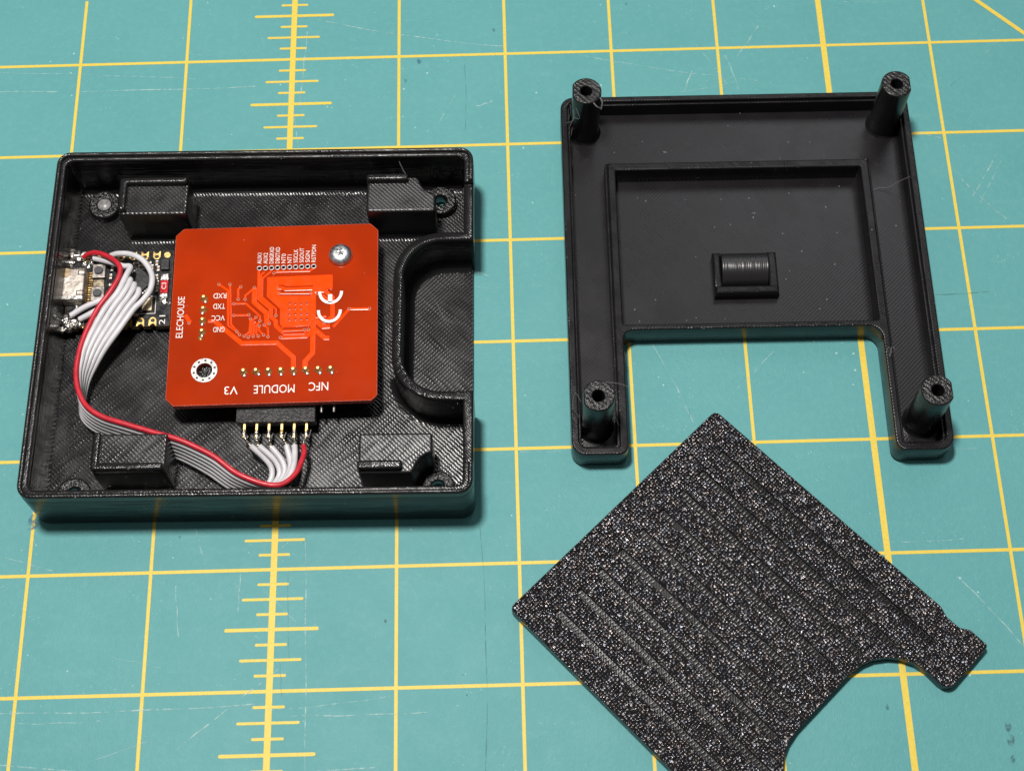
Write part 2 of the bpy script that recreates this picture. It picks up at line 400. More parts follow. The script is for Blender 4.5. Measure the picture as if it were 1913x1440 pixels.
def text(parent, s, cx, cy, wd, ht, rot, z, name='silkscreen_text', mat=None, bold=0.0):
    cu = bpy.data.curves.new(name, 'FONT'); cu.body = s; cu.size = 1.0; cu.fill_mode = 'BOTH'; cu.offset = bold
    cu.resolution_u = 3
    t = bpy.data.objects.new(name, cu); COL.objects.link(t); bpy.context.view_layer.update()
    me = bpy.data.meshes.new_from_object(t.evaluated_get(bpy.context.evaluated_depsgraph_get()))
    bpy.data.objects.remove(t); bpy.data.curves.remove(cu)
    xs = [v.co.x for v in me.vertices]; ys = [v.co.y for v in me.vertices]
    sx = wd / (max(xs) - min(xs)); sy = ht / (max(ys) - min(ys)); mx = (max(xs) + min(xs)) / 2; my = (max(ys) + min(ys)) / 2
    c, sn = cos(rot), sin(rot)
    for v in me.vertices:
        x = (v.co.x - mx) * sx; y = (v.co.y - my) * sy
        v.co = (x * c - y * sn, x * sn + y * c, 0)
    me.materials.clear()
    return link(name, me, mat or M_SILK, parent, loc=(cx, cy, z))
def strip(name, pts, wd, h, slope, mats, parent, z):
    """flat track with sloping flanks"""
    P = [Vector(p) for p in pts]; bm = bmesh.new(); rows = []
    # round the free ends a little by extending
    for i, p in enumerate(P):
        a = (p - P[i - 1]).normalized() if i > 0 else (P[1] - p).normalized()
        b = (P[i + 1] - p).normalized() if i < len(P) - 1 else a
        na = Vector((-a.y, a.x)); nb = Vector((-b.y, b.x)); m = (na + nb).normalized(); k = max(0.5, m.dot(na))
        rows.append([bm.verts.new((p.x + m.x * d / k, p.y + m.y * d / k, zz)) for d, zz in
                     ((-wd / 2 - slope, 0), (-wd / 2, h), (wd / 2, h), (wd / 2 + slope, 0))])
    for A, B in zip(rows, rows[1:]):
        for k in range(3): bm.faces.new((A[k], A[k + 1], B[k + 1], B[k]))
    bm.faces.new(rows[0]); bm.faces.new(rows[-1][::-1])
    return link(name, finish(bm, name, 4), mats, parent, loc=(0, 0, z))
def copy(o, loc=None, rotz=None, parent=None):
    c = o.copy(); COL.objects.link(c)
    if loc is not None: c.location = loc
    if rotz is not None: c.rotation_euler = (0, 0, rotz)
    c.parent = parent or o.parent
    for ch in list(o.children):
        d = ch.copy(); COL.objects.link(d); d.parent = c
    return c

D = {
'light': [[[-6.992, -0.166], [-2.293, -0.499]], [[-6.933, -0.717], [-0.869, -0.758]], [[0.546, 1.134], [5.038, 0.205]], [[6.963, -0.12], [11.05, -0.956]], [[9.513, -0.632], [9.279, -1.247]], [[11.189, 0.616], [10.586, -0.283]], [[10.334, -0.229], [10.572, -1.213]], [[-5.359, -15.546], [-0.236, -15.492]], [[-4.985, -15.759], [-3.346, -15.75]], [[-2.014, -12.982], [-1.892, -14.08]], [[0.642, -12.096], [0.764, -16.839]], [[-0.017, -15.627], [2.436, -15.404]], [[0.477, -15.747], [3.183, -15.746]], [[-0.677, -12.79], [-0.696, -13.586]], [[15.472, -3.82], [16.342, -4.892]], [[14.063, -13.238], [15.203, -14.751]], [[8.08, -7.704], [8.892, -9.677]], [[10.767, -8.031], [9.684, -9.124]], [[-5.25, -16.574], [2.129, -16.814]], [[-1.786, -16.353], [0.167, -14.799]], [[-0.064, -0.89], [0.243, -2.682]], [[0.334, 0.794], [0.204, -1.351]], [[4.369, -1.482], [4.75, -1.345]], [[3.483, -1.902], [3.868, -1.166]], [[16.353, -3.186], [15.635, -4.309]], [[16.455, -3.334], [15.798, -4.455]]],
'dark': [[[4.283, -11.847], [4.312, -16.934]], [[4.097, -0.09], [4.096, -2.099]], [[14.476, -6.76], [15.684, -6.717]], [[0.296, -12.783], [0.376, -14.585]], [[0.196, -14.69], [0.251, -15.344]], [[15.568, -1.236], [15.919, -0.99]], [[16.117, -1.555], [16.311, -1.351]], [[12.929, -14.545], [13.209, -14.883]], [[13.383, 1.32], [13.541, 1.219]], [[8.836, -9.326], [8.819, -9.576]], [[10.9, -7.237], [11.391, -7.054]]],
'smudge': [[14.626, -16.343, 0.07], [14.639, -16.607, 0.09], [14.623, -16.983, 0.06], [12.301, -15.887, 0.04], [2.317, -13.861, 0.03]],
'blue': [[3.034, -0.148, 0.07], [2.69, -0.689, 0.05], [-5.089, -11.533, 0.14], [-1.988, -11.94, 0.03], [4.817, 0.696, 0.04], [8.042, 1.367, 0.03]],
'pcb': {'t1': [[-0.372, 1.024], [-0.359, 0.342], [-0.098, 0.091], [-0.085, -0.11], [0.014, -0.207], [0.024, -0.327], [0.221, -0.526], [0.661, -0.528], [0.743, -0.431]], 't2': [[-0.243, 0.999], [-0.325, 0.919], [-0.32, 0.368], [-0.057, 0.117], [-0.05, -0.085], [0.055, -0.188], [0.059, -0.302], [0.2, -0.446], [0.659, -0.439]], 't3': [[-0.098, 1.008], [-0.284, 0.843], [-0.276, 0.38], [0.028, 0.087], [0.04, -0.074]], 't4': [[-0.036, 0.958], [0.024, 0.99], [0.739, 0.986], [0.823, 1.052]], 'a1': [[-0.744, 0.647], [-0.802, 0.588], [-0.792, 0.337]], 'a2': [[-0.447, 0.616], [-0.639, 0.433], [-0.639, 0.338]], 'wide1': [[-0.447, 0.603], [-0.44, 0.264], [-0.173, -0.0], [-0.153, -0.215], [-0.098, -0.263]], 'b1': [[-0.842, 0.244], [-0.626, 0.243], [-0.302, -0.076], [-0.298, -0.19]], 'b2': [[-0.83, -0.035], [-0.543, -0.039]], 'd1': [[-0.503, -0.136], [-0.515, -0.442], [-0.624, -0.544]], 'd2': [[-0.385, -0.1], [-0.477, -0.191], [-0.48, -0.483], [-0.534, -0.574]], 'd3': [[-0.393, -0.207], [-0.428, -0.219], [-0.43, -0.551]], 'd4': [[-0.297, -0.197], [-0.378, -0.287], [-0.37, -0.487], [-0.32, -0.555]], 'd5': [[-0.311, -0.309], [-0.32, -0.409], [-0.208, -0.532]], 'd6': [[-0.204, -0.293], [-0.124, -0.369], [-0.114, -0.575]], 'u1': [[0.073, 0.585], [0.145, 0.583], [0.219, 0.546], [0.822, 0.547], [0.884, 0.483], [1.077, 0.484], [1.248, 0.315], [1.256, -0.142], [1.15, -0.232]], 'u2': [[0.095, 0.456], [0.776, 0.437]], 'w2': [[0.152, -0.603], [0.705, -0.595], [0.85, -0.435]], 'w3': [[0.838, -0.155], [1.058, -0.375], [1.201, -0.367]], 'w4': [[0.855, -0.408], [1.099, -0.641], [1.194, -0.645]], 'w5': [[0.85, -0.155], [1.118, -0.124]], 'v1': [[0.843, -0.239], [0.846, -0.989], [0.69, -1.177], [0.694, -1.37]], 'v2': [[-1.252, -0.186], [-0.67, -0.712], [0.078, -0.72], [0.439, -1.072], [0.447, -1.361]], 'e1': [[1.273, -0.385], [1.612, 0.032], [2.05, 0.024]], 'f1': [[-1.22, 0.721], [-1.02, 0.57], [-0.982, -0.277], [-0.784, -0.431]], 'f2': [[-0.981, 0.713], [-0.919, -0.246], [-0.722, -0.508]], 'f3': [[-0.878, 0.238], [-0.635, 0.24]], 'f4': [[-0.866, -0.041], [-0.549, -0.045]], 'g1': [[-1.911, 0.001], [-1.797, -0.184]], 'g2': [[-1.415, -0.164], [-1.253, -0.163]], 'fend': [[1.023, 0.384], [1.174, 0.212]], 'pour': [[-0.182, 0.861], [1.243, 0.88], [1.249, 0.527], [0.901, 0.522], [0.889, 0.388], [0.902, -0.208], [0.813, -0.205], [0.787, -0.352], [0.184, -0.365], [0.131, -0.281], [0.12, 0.082], [-0.174, 0.391]], 'thermal': [[0.33, 0.201], [0.449, 0.187], [0.573, 0.186], [0.698, 0.188], [0.328, 0.075], [0.446, 0.071], [0.576, 0.073], [0.329, -0.064], [0.456, -0.062], [0.58, -0.059], [0.704, -0.063], [0.332, -0.189], [0.459, -0.187], [0.583, -0.188], [0.707, -0.192]], 'vias': [[-0.744, 0.647], [-0.788, 0.341], [-0.447, 0.616], [-0.639, 0.338], [-0.098, -0.263], [-0.543, -0.039], [-0.503, -0.136], [-0.385, -0.1], [-0.298, -0.19], [-0.624, -0.544], [-0.534, -0.574], [-0.43, -0.551], [-0.32, -0.555], [-0.311, -0.309], [-0.204, -0.293], [-0.208, -0.532], [-0.114, -0.575], [0.04, -0.074], [0.073, 0.585], [0.095, 0.456], [0.776, 0.437], [0.915, 0.428], [0.152, -0.603], [0.659, -0.439], [0.743, -0.431], [-0.036, 0.958], [-1.22, 0.721], [-0.981, 0.713], [-0.878, 0.238], [-0.866, -0.041], [1.612, 0.032], [2.05, 0.024], [-1.82, -0.193], [-0.784, -0.431], [-0.722, -0.508], [1.08, -0.28]]},
'wire': [[[-4.07, 1.96, 0.6], [-3.95, 1.99, 0.68], [-3.74, 1.97, 0.78], [-3.43, 1.8, 0.9], [-3.16, 1.55, 0.98], [-3.12, 1.28, 1.0], [-3.28, 0.89, 1.0], [-3.51, 0.51, 0.98], [-3.67, 0.09, 0.98], [-3.78, -0.32, 0.98], [-3.82, -0.68, 1.0], [-3.82, -1.05, 1.02], [-3.73, -1.44, 1.05], [-3.52, -1.82, 1.08], [-3.17, -2.08, 1.1], [-2.68, -2.26, 1.12], [-2.0, -2.48, 1.12], [-1.55, -2.62, 1.12], [-1.18, -2.78, 1.1], [-0.75, -3.01, 1.08], [-0.3, -3.35, 1.05], [0.15, -3.55, 1.02], [0.48, -3.62, 1.0], [0.71, -3.56, 0.96], [0.92, -3.33, 0.9], [1.01, -3.05, 0.82], [1.05, -2.81, 0.74], [1.02, -2.63, 0.68]], [[-3.83, 1.92, 0.62], [-3.43, 1.75, 0.75], [-3.1, 1.59, 0.85], [-2.93, 1.54, 0.9], [-2.98, 1.29, 0.97], [-3.12, 0.89, 0.98], [-3.362, 0.508, 0.964], [-3.546, 0.082, 0.954], [-3.688, -0.32, 0.934], [-3.76, -0.674, 0.93], [-3.796, -1.046, 0.926], [-3.738, -1.442, 0.936], [-3.564, -1.818, 0.954], [-3.232, -2.08, 0.97], [-2.74, -2.27, 0.986], [-2.052, -2.494, 0.986], [-1.586, -2.638, 0.986], [-1.214, -2.802, 0.97], [-0.79, -3.032, 0.948], [-0.338, -3.368, 0.924], [0.108, -3.554, 0.896], [0.51, -3.59, 0.88], [0.69, -3.5, 0.84], [0.8, -3.3, 0.8], [0.85, -3.07, 0.76], [0.85, -2.85, 0.7], [0.83, -2.62, 0.67]], [[-4.2, 0.51, 0.62], [-3.88, 0.69, 0.68], [-3.42, 0.9, 0.72], [-3.05, 1.19, 0.78], [-2.91, 1.24, 0.88], [-2.91, 1.07, 0.97], [-3.03, 0.79, 0.98], [-3.214, 0.506, 0.948], [-3.422, 0.074, 0.928], [-3.596, -0.32, 0.888], [-3.7, -0.668, 0.86], [-3.772, -1.042, 0.832], [-3.746, -1.444, 0.822], [-3.608, -1.816, 0.828], [-3.294, -2.08, 0.84], [-2.8, -2.28, 0.852], [-2.104, -2.508, 0.852], [-1.622, -2.656, 0.852], [-1.248, -2.824, 0.84], [-0.83, -3.054, 0.816], [-0.376, -3.386, 0.798], [0.066, -3.558, 0.772], [0.44, -3.59, 0.76], [0.6, -3.47, 0.72], [0.72, -3.31, 0.7], [0.77, -3.1, 0.68], [0.74, -2.89, 0.67], [0.66, -2.62, 0.67]], [[-4.0, 0.41, 0.62], [-3.63, 0.6, 0.68], [-3.24, 0.86, 0.72], [-2.93, 1.09, 0.78], [-2.81, 1.12, 0.88], [-2.81, 0.95, 0.97], [-2.91, 0.73, 0.97], [-3.066, 0.504, 0.932], [-3.298, 0.066, 0.902], [-3.504, -0.32, 0.842], [-3.64, -0.662, 0.79], [-3.748, -1.038, 0.738], [-3.754, -1.446, 0.708], [-3.652, -1.814, 0.702], [-3.356, -2.08, 0.71], [-2.86, -2.29, 0.718], [-2.156, -2.522, 0.718], [-1.658, -2.674, 0.718], [-1.282, -2.846, 0.71], [-0.87, -3.076, 0.684], [-0.414, -3.404, 0.672], [0.024, -3.562, 0.648], [0.37, -3.58, 0.63], [0.5, -3.46, 0.6], [0.6, -3.29, 0.58], [0.64, -3.12, 0.58], [0.56, -2.91, 0.62], [0.35, -2.65, 0.67]], [[-3.76, 0.32, 0.62], [-3.45, 0.46, 0.68], [-3.11, 0.74, 0.72], [-2.83, 0.97, 0.78], [-2.71, 1.0, 0.86], [-2.7, 0.84, 0.94], [-2.8, 0.67, 0.94], [-2.918, 0.502, 0.916], [-3.174, 0.058, 0.876], [-3.412, -0.32, 0.796], [-3.58, -0.656, 0.72], [-3.724, -1.034, 0.644], [-3.762, -1.448, 0.594], [-3.696, -1.812, 0.576], [-3.418, -2.08, 0.58], [-2.92, -2.3, 0.584], [-2.208, -2.536, 0.584], [-1.694, -2.692, 0.584], [-1.316, -2.868, 0.58], [-0.91, -3.098, 0.552], [-0.452, -3.422, 0.546], [-0.018, -3.566, 0.524], [0.29, -3.57, 0.52], [0.39, -3.44, 0.48], [0.5, -3.24, 0.46], [0.51, -3.08, 0.48], [0.4, -2.88, 0.55], [0.09, -2.62, 0.67]], [[-3.44, 1.96, 0.66], [-3.25, 1.95, 0.76], [-2.95, 1.88, 0.84], [-2.66, 1.7, 0.88], [-2.44, 1.34, 0.9], [-2.44, 0.99, 0.9], [-2.59, 0.71, 0.9], [-2.77, 0.5, 0.9], [-3.05, 0.05, 0.85], [-3.32, -0.32, 0.75], [-3.52, -0.65, 0.65], [-3.7, -1.03, 0.55], [-3.77, -1.45, 0.48], [-3.74, -1.81, 0.45], [-3.48, -2.08, 0.45], [-2.98, -2.31, 0.45], [-2.26, -2.55, 0.45], [-1.73, -2.71, 0.45], [-1.35, -2.89, 0.45], [-0.95, -3.12, 0.42], [-0.49, -3.44, 0.42], [-0.06, -3.57, 0.4], [0.14, -3.56, 0.41], [0.26, -3.39, 0.36], [0.34, -3.19, 0.36], [0.32, -2.99, 0.4], [0.18, -2.82, 0.5], [-0.09, -2.61, 0.67]]],
'pins': [[-0.25, -2.08, 0.63], [0.01, -2.08, 0.63], [0.27, -2.08, 0.63], [0.54, -2.09, 0.63], [0.8, -2.09, 0.63], [1.06, -2.07, 0.63]],
'pads': [[-0.357, 1.086], [-0.226, 1.087], [-0.094, 1.088], [0.037, 1.089], [0.168, 1.09], [0.299, 1.092], [0.431, 1.093], [0.562, 1.094], [0.693, 1.095], [0.825, 1.096]],
'row8': [[-0.602, -1.383], [-0.339, -1.383], [-0.077, -1.383], [0.186, -1.383], [0.449, -1.383], [0.711, -1.383], [0.974, -1.383], [1.237, -1.383]],
'col4': [[-1.527, 0.388], [-1.527, 0.119], [-1.527, -0.149], [-1.527, -0.418]]}


# ------------------------------------------------------------------ cutting mat
mat = empty('cutting_mat', 'teal self-healing cutting mat with yellow one inch grid lying under everything', 'cutting mat', (0, 0, 0))
bm = bmesh.new(); add_box(bm, -24, -34, -0.3, 36, 22, 0.0); link('mat_sheet', finish(bm, 'mat_sheet'), M_MAT, mat)
def grid():
    G = 2.54; bm = bmesh.new(); z = 0.004
    def q(x0, y0, x1, y1, zz):
        bm.faces.new([bm.verts.new((x, y, zz)) for x, y in ((x0, y0), (x1, y0), (x1, y1), (x0, y1))])
    for i in range(-9, 14):
        hw = 0.066 if i in (0, 5) else 0.035
        y1 = 1.87 if i == -2 else 21.8
        q(i * G - hw, -33.8, i * G + hw, y1, 0.006)
    for j in range(-8, 14): q(-23.8, -j * G - 0.036, 35.8, -j * G + 0.036, 0.004)
    for k in range(-40, 100):
        if k % 8 == 0: continue
        y = -k * G / 8; L = 0.96 if k % 8 == 4 else (0.63 if k % 2 == 0 else 0.325); hw = 0.037 if k % 8 == 4 else 0.029
        cyc = [(-L, -hw), (L, -hw), (L, hw), (-L, hw)]
        pts = rp([(a, y + b, hw * 0.9) for a, b in cyc], 3)
        bm.faces.new([bm.verts.new((x, yy, 0.005)) for x, yy in pts])
    d = Vector((1, -1)).normalized(); n = Vector((1, 1)).normalized() * 0.05; p = Vector((16.516, 1.218))
    a = p - d * 20; b = p + d * 9
    bm.faces.new([bm.verts.new((v.x, v.y, 0.007)) for v in (a - n, b - n, b + n, a + n)])
    return finish(bm, 'printed_grid')
link('printed_grid', grid(), M_INK, mat)
def scratches(segs, wd, z, name, m):
    bm = bmesh.new()
    for (a, b) in segs:
        a = Vector(a); b = Vector(b); L = (b - a).length; nrm = Vector((-(b - a).y, (b - a).x)).normalized(); n = max(4, int(L / 0.4)); ph = random.random() * 9; w_ = wd * random.uniform(0.5, 1.1)
        bow = random.uniform(-0.02, 0.02) * L; prev = None
        for i in range(n + 1):
            t = i / n; p = a.lerp(b, t) + nrm * (bow * 4 * t * (1 - t) + 0.01 * sin(t * 13 + ph)); ww = w_ * (0.3 + 0.7 * abs(sin(t * 7 + ph)))
            cur = [bm.verts.new((p.x + nrm.x * s * ww, p.y + nrm.y * s * ww, z)) for s in (-1, 1)]
            if prev: bm.faces.new((prev[0], cur[0], cur[1], prev[1]))
            prev = cur
    link(name, finish(bm, name), m, mat)['kind'] = 'stuff'
scratches(D['light'], 0.016, 0.010, 'pale_scratches', M_SCRATCH)
extra = []
for k in range(42):
    x = random.uniform(-8, 20); y = random.uniform(-17, 3); a = random.choice([random.uniform(-0.35, 0.35), random.uniform(0, pi)]); L = random.uniform(0.2, 1.6)
    extra.append(((x, y), (x + L * cos(a), y + L * sin(a))))
scratches(extra, 0.009, 0.012, 'fine_scratches', M_SCRATCH)
scratches(D['dark'], 0.007, 0.014, 'knife_cuts', M_CUT)
def spots(lst, name, m):
    bm = bmesh.new()
    for x, y, r in lst:
        pts = []
        for k in range(14):
            a = 2 * pi * k / 14; rr = r * (1 + 0.45 * mnoise.noise(Vector((x + cos(a), y + sin(a), r * 9))))
            pts.append(bm.verts.new((x + rr * 0.8 * cos(a), y + rr * 1.3 * sin(a), 0.016)))
        bm.faces.new(pts)
    link(name, finish(bm, name), m, mat)['kind'] = 'stuff'
spots(D['smudge'], 'dark_smudges', M_SMUDGE); spots(D['blue'], 'pen_marks', M_BLUE)

# ------------------------------------------------------------------ box (left)
BYAW = radians(-0.9)
box = empty('electronics_box', 'open black printed box holding the red circuit board and ribbon cable', 'box', (-0.345, -7.59, 0), BYAW)
HX, HY = 4.6, 4.07
BOSS = [(-3.8, 3.42), (3.82, 3.42), (-3.8, -3.50), (3.82, -3.44)]
prism('floor', [rect(-HX + .05, -HY + .05, HX - .06, HY - .05, 0.27)] + [circ(x, y, 0.13, 16) for x, y in BOSS], 0.02, 0.2, M_FLOOR, box, b=0, bb=0.08)
def recess(o, xo):
    """outline of the thumb recess, from its upper to its lower end; o = offset outwards"""
    r = 0.84 + o; c = 3.94
    return circ(c, 0.96, r, 10, pi / 2, pi) + circ(c, -0.9, r, 10, pi, 1.5 * pi)
rin, rout = recess(0, HX), recess(0.22, 4.38)
outer = rp([(HX, 1.80, 0.2), (HX, HY, 0.3), (-HX, HY, 0.3), (-HX, -HY, 0.3), (HX, -HY, 0.3), (HX, -1.74, 0.2)], 6) + rin[::-1]
prism('recess_floor', [rp([(4.535, 1.79), (4.535, -1.73)] + offs(rin[::-1], -0.06 if area2(rin[::-1]) > 0 else 0.06), 2)], 0.15, 0.212, M_RECESS, box, b=0.004, bb=0)
inner = rp([(4.38, 2.02, 0.05), (4.38, 3.86, 0.12), (-4.38, 3.86, 0.12), (-4.38, -3.86, 0.12), (4.38, -3.86, 0.12), (4.38, -1.96, 0.05)], 4) + rout[::-1]
prism('wall', [outer, inner], 0.0, 1.44, M_WALL, box, b=0.06, bb=0.09, capsharp=False)
def rim_loop(o, i, y0, y1):
    return rp([(HX - o, y0), (HX - o, HY - o, 0.3), (-HX + o, HY - o, 0.3), (-HX + o, -HY + o, 0.3), (HX - o, -HY + o, 0.3), (HX - o, y1),
               (HX - i, y1), (HX - i, -HY + i, 0.16), (-HX + i, -HY + i, 0.16), (-HX + i, HY - i, 0.16), (HX - i, HY - i, 0.16), (HX - i, y0)], 6)
prism('rim', [rim_loop(0.004, 0.206, 3.2, -3.35)], 1.40, 1.545, M_RIM, box, b=0.05, bb=0, capsharp=False)
prism('rim_lip', [rim_loop(0.006, 0.115, 3.22, -3.37)], 1.50, 1.61, M_RIM, box, b=0.052, bb=0, capsharp=False)
cove('floor_fillet', [(4.3, 3.862), (-4.3, 3.862)], 0.15, 0.2, M_COVE, box)
cove('recess_fillet', [(4.53, 1.80)] + rin + [(4.53, -1.74)], 0.24, 0.2, M_WALL, box, seg=7)
cove('recess_outer_fillet', (rout + [(4.36, -1.96)])[11:][::-1], 0.13, 0.2, M_COVE, box)

def standoff(name, loop, lips, front):
    s = prism(name, [loop], 0.19, 1.30, M_TOP, box, b=0.05, bb=0)
    prism('retaining_lip', [lips], 1.27, 1.46, M_RIM, s, b=0.06, bb=0, capsharp=False)
    return s
TLs = rect(-3.2, 2.62, -1.70, 3.5, 0.06, 3)
standoff('standoff', TLs, rp([(-3.2, 2.66, .05), (-3.02, 2.66, .05), (-3.02, 3.33, .02), (-1.71, 3.33, .06), (-1.71, 3.49, .06), (-3.2, 3.49, .08)], 4), 0)
notch = [(3.75, 2.62, .06), (3.75, 3.06, .05), (3.64, 3.09, .04), (3.52, 3.17), (3.44, 3.29), (3.38, 3.43, .03), (3.33, 3.5, .04), (2.24, 3.5, .06), (2.24, 2.62, .06)]
standoff('standoff', rp(notch[::-1], 3), rect(2.23, 3.33, 3.16, 3.5, 0.06), 0)
def flip(l): return [(p[0], -p[1]) + tuple(p[2:]) for p in l][::-1]
standoff('standoff', rp(flip(notch[::-1]), 3), rect(2.23, -3.46, 3.15, -3.26, 0.06), 0)
standoff('standoff', rect(-3.2, -3.42, -1.70, -2.56, 0.05, 3), rp([(-3.2, -3.42, .07), (-1.72, -3.42, .06), (-1.72, -3.25, .06), (-3.03, -3.25, .02), (-3.03, -2.58, .06), (-3.2, -2.58, .06)], 4), 0)
cove('standoff_fillet', [(-1.72, 2.62), (-3.15, 2.62)], 0.13, 0.2, M_COVE, box)
cove('standoff_fillet', [(3.72, 2.62), (2.26, 2.62)], 0.13, 0.2, M_COVE, box)
for k, (x, y) in enumerate(BOSS):
    bz = 0.42 if y > 0 else 0.34
    bo = prism('screw_boss', [circ(0, 0, 0.36, 28), circ(0, 0, 0.13 if k != 0 else 0.14, 16)], 0.19, bz, M_POST, box, b=0.05, bb=0, loc=(x, y, 0))
    if k == 0: lathe('screw_tip', [(0.155, -0.2), (0.15, 0.0), (0.11, 0.035), (0, 0.045)], M_PALEPIN, bo, 18, loc=(0, 0, bz - 0.02))
for x, y in ((1.70, 1.68), (-1.10, -1.02)):
    prism('board_post', [circ(0, 0, 0.30, 24)] + ([circ(0, 0, 0.10, 12)] if x > 0 else []), 0.19, 0.835, M_POST, box, b=0.03, bb=0, loc=(x, y, 0))
def hair(parent, pts, r=0.0042, name='plastic_string'): tube(name, pts, r, M_STRING, parent, 5, 8)
hair(box, [(2.95, 3.80, 1.45), (3.03, 3.62, 1.43), (3.10, 3.48, 1.42)])
hair(box, [(-2.55, 0.45, .22), (-2.35, 0.15, .24), (-2.1, -0.1, .22), (-1.9, -0.22, .21)])
hair(box, [(3.75, 0.9, .215), (3.9, 0.55, .22), (4.1, 0.4, .215)])

# ------------------------------------------------------------------ red reader board
def boxw(x, y):  # box frame -> world
    return (-0.345 + x * cos(BYAW) - y * sin(BYAW), -7.59 + x * sin(BYAW) + y * cos(BYAW))
PZ = 0.84
px, py = boxw(0.30, 0.33)
nfc = empty('reader_board', 'square red circuit board with white lettering and copper tracks inside the black box', 'circuit board', (px, py, PZ), radians(0.2))
HW, HH = 2.225, 2.125
ch = 0.17
out = [(-HW + ch, -HH), (HW - ch * .7, -HH), (HW, -HH + ch * .7), (HW, HH - ch), (HW - ch, HH), (-HW + ch, HH), (-HW, HH - ch), (-HW, -HH + ch)]
out = rp([p + (0.05,) for p in out], 3)
PADS = D['pads']
MH = (-1.437, -1.32)
prism('board', [out, circ(MH[0], MH[1], 0.165, 24)] + [circ(x, y, 0.036, 10) for x, y in PADS], 0.0, 0.16, [M_PCB, M_PCBEDGE], nfc, b=0.012, bb=0.01, side_mi=1)
T = 0.16
mh = prism('mounting_ring', [circ(0, 0, 0.282, 36), circ(0, 0, 0.168, 24)], 0, 0.012, M_TIN, nfc, b=0.006, bb=0, loc=(MH[0], MH[1], T))
vd = None
for k in range(10):
    a = 2 * pi * k / 10 + 0.25
    if vd is None: vd = lathe('via_hole', [(0.027, 0.0), (0.027, 0.004), (0, 0.004)], M_HOLE, mh, 8, loc=(0.225 * cos(a), 0.225 * sin(a), 0.010))
    else: copy(vd, (0.225 * cos(a), 0.225 * sin(a), 0.010), parent=mh)
p0 = None
for x, y in PADS:
    if p0 is None: p0 = prism('test_pad', [circ(0, 0, 0.060, 18), circ(0, 0, 0.036, 10)], 0, 0.012, M_TIN, nfc, b=0.006, bb=0, loc=(x, y, T))
    else: copy(p0, (x, y, T))
P = D['pcb']
THIN = ['t1', 't2', 't3', 't4', 'a1', 'a2', 'b1', 'b2', 'd1', 'd2', 'd3', 'd4', 'd5', 'd6', 'f1', 'f2', 'f3', 'f4', 'w5']
WIDE = {'wide1': .10, 'w2': .075, 'w3': .10, 'w4': .095, 'v1': .10, 'v2': .095, 'e1': .055, 'g1': .08, 'g2': .06, 'fend': .08}
prism('copper_pour', [P['pour']], 0, 0.010, M_TRACE, nfc, b=0.010, bb=0, loc=(0, 0, T - 0.001))
for i, k in enumerate(THIN): strip('copper_track', P[k], 0.018, 0.0032, 0.012, M_TRACE, nfc, T + 0.00025 * i)
for i, (k, ww) in enumerate(WIDE.items()): strip('copper_track', P[k], ww - 0.03, 0.0045, 0.018, M_TRACE, nfc, T + 0.0003 + 0.0004 * i)
# tracks inside the copper area: a recessed-looking dark gap with the track in it
for k, ww in (('u1', 0.085), ('u2', 0.05)):
    strip('track_gap', P[k][:4] if k == 'u1' else P[k], ww + 0.06, 0.002, 0.006, M_PCB, nfc, T + 0.0105)
    strip('copper_track', P[k], ww - 0.025, 0.0035, 0.014, M_TRACE, nfc, T + 0.0132)
va = None
for x, y in P['vias']:
    loc = (x, y, T + 0.0125 if (x > 0 and x < .95 and .4 < y < .62) else T + 0.0075)
    if va is None:
        va = lathe('via', [(0.040, -0.006), (0.036, 0.004), (0.020, 0.004)], M_VIA, nfc, 12, loc=loc)
        lathe('via_hole', [(0.0205, 0.0), (0, 0.0)], M_HOLE, va, 10, loc=(0, 0, 0.003))
    else: copy(va, loc)
dv = None
for x, y in P['thermal']:
    if dv is None: dv = lathe('thermal_via', [(0.030, 0.0), (0.024, 0.003), (0, 0.001)], M_VIADOT, nfc, 10, loc=(x, y, T + 0.0095))
    else: copy(dv, (x, y, T + 0.0095))
for k, (s, cx, cy, wd) in enumerate((('RXD', -1.185, .437, .28), ('TXD', -1.19, .184, .255), ('VCC', -1.2, -.097, .285), ('GND', -1.17, -.372, .245))):
    text(nfc, s, cx, cy, wd, .125, pi, T + 0.012)
text(nfc, 'ELECHOUSE', -2.015, -.045, .985, .145, pi / 2, T + 0.006)
text(nfc, 'V3', -.85, -1.803, .285, .185, pi, T + 0.006)
text(nfc, 'MODULE', .057, -1.80, .86, .19, pi, T + 0.006)
text(nfc, 'NFC', .99, -1.77, .41, .195, pi, T + 0.006)
for s, L, (x, y) in zip(('AUX1', 'AUX2', 'DBGRXD', 'DBGTXD', 'NT0', 'NT1', 'SGCLK', 'SGOUT', 'SGN', 'RSTPDN'), (.27, .27, .41, .40, .23, .20, .33, .36, .28, .42), PADS):
    text(nfc, s, x - 0.005, y + 0.105 + L / 2, L, .092, pi / 2, T + 0.006)
def arc(cx, cy, rx, ry, a0, a1, n=18): return [(cx + rx * cos(a0 + (a1 - a0) * i / n), cy + ry * sin(a0 + (a1 - a0) * i / n)) for i in range(n + 1)]
def mark(pts, wd): strip('conformity_mark', pts, wd - 0.002, 0.003, 0.001, M_SILK, nfc, T + 0.0195)
mark(arc(1.188, .0, .235, .262, pi - .05, 2 * pi + .05), 0.066)
mark(arc(1.207, .45, .235, .262, pi - .05, 2 * pi + .05), 0.066)
mark([(1.198, .39), (1.2, .20)], 0.095)
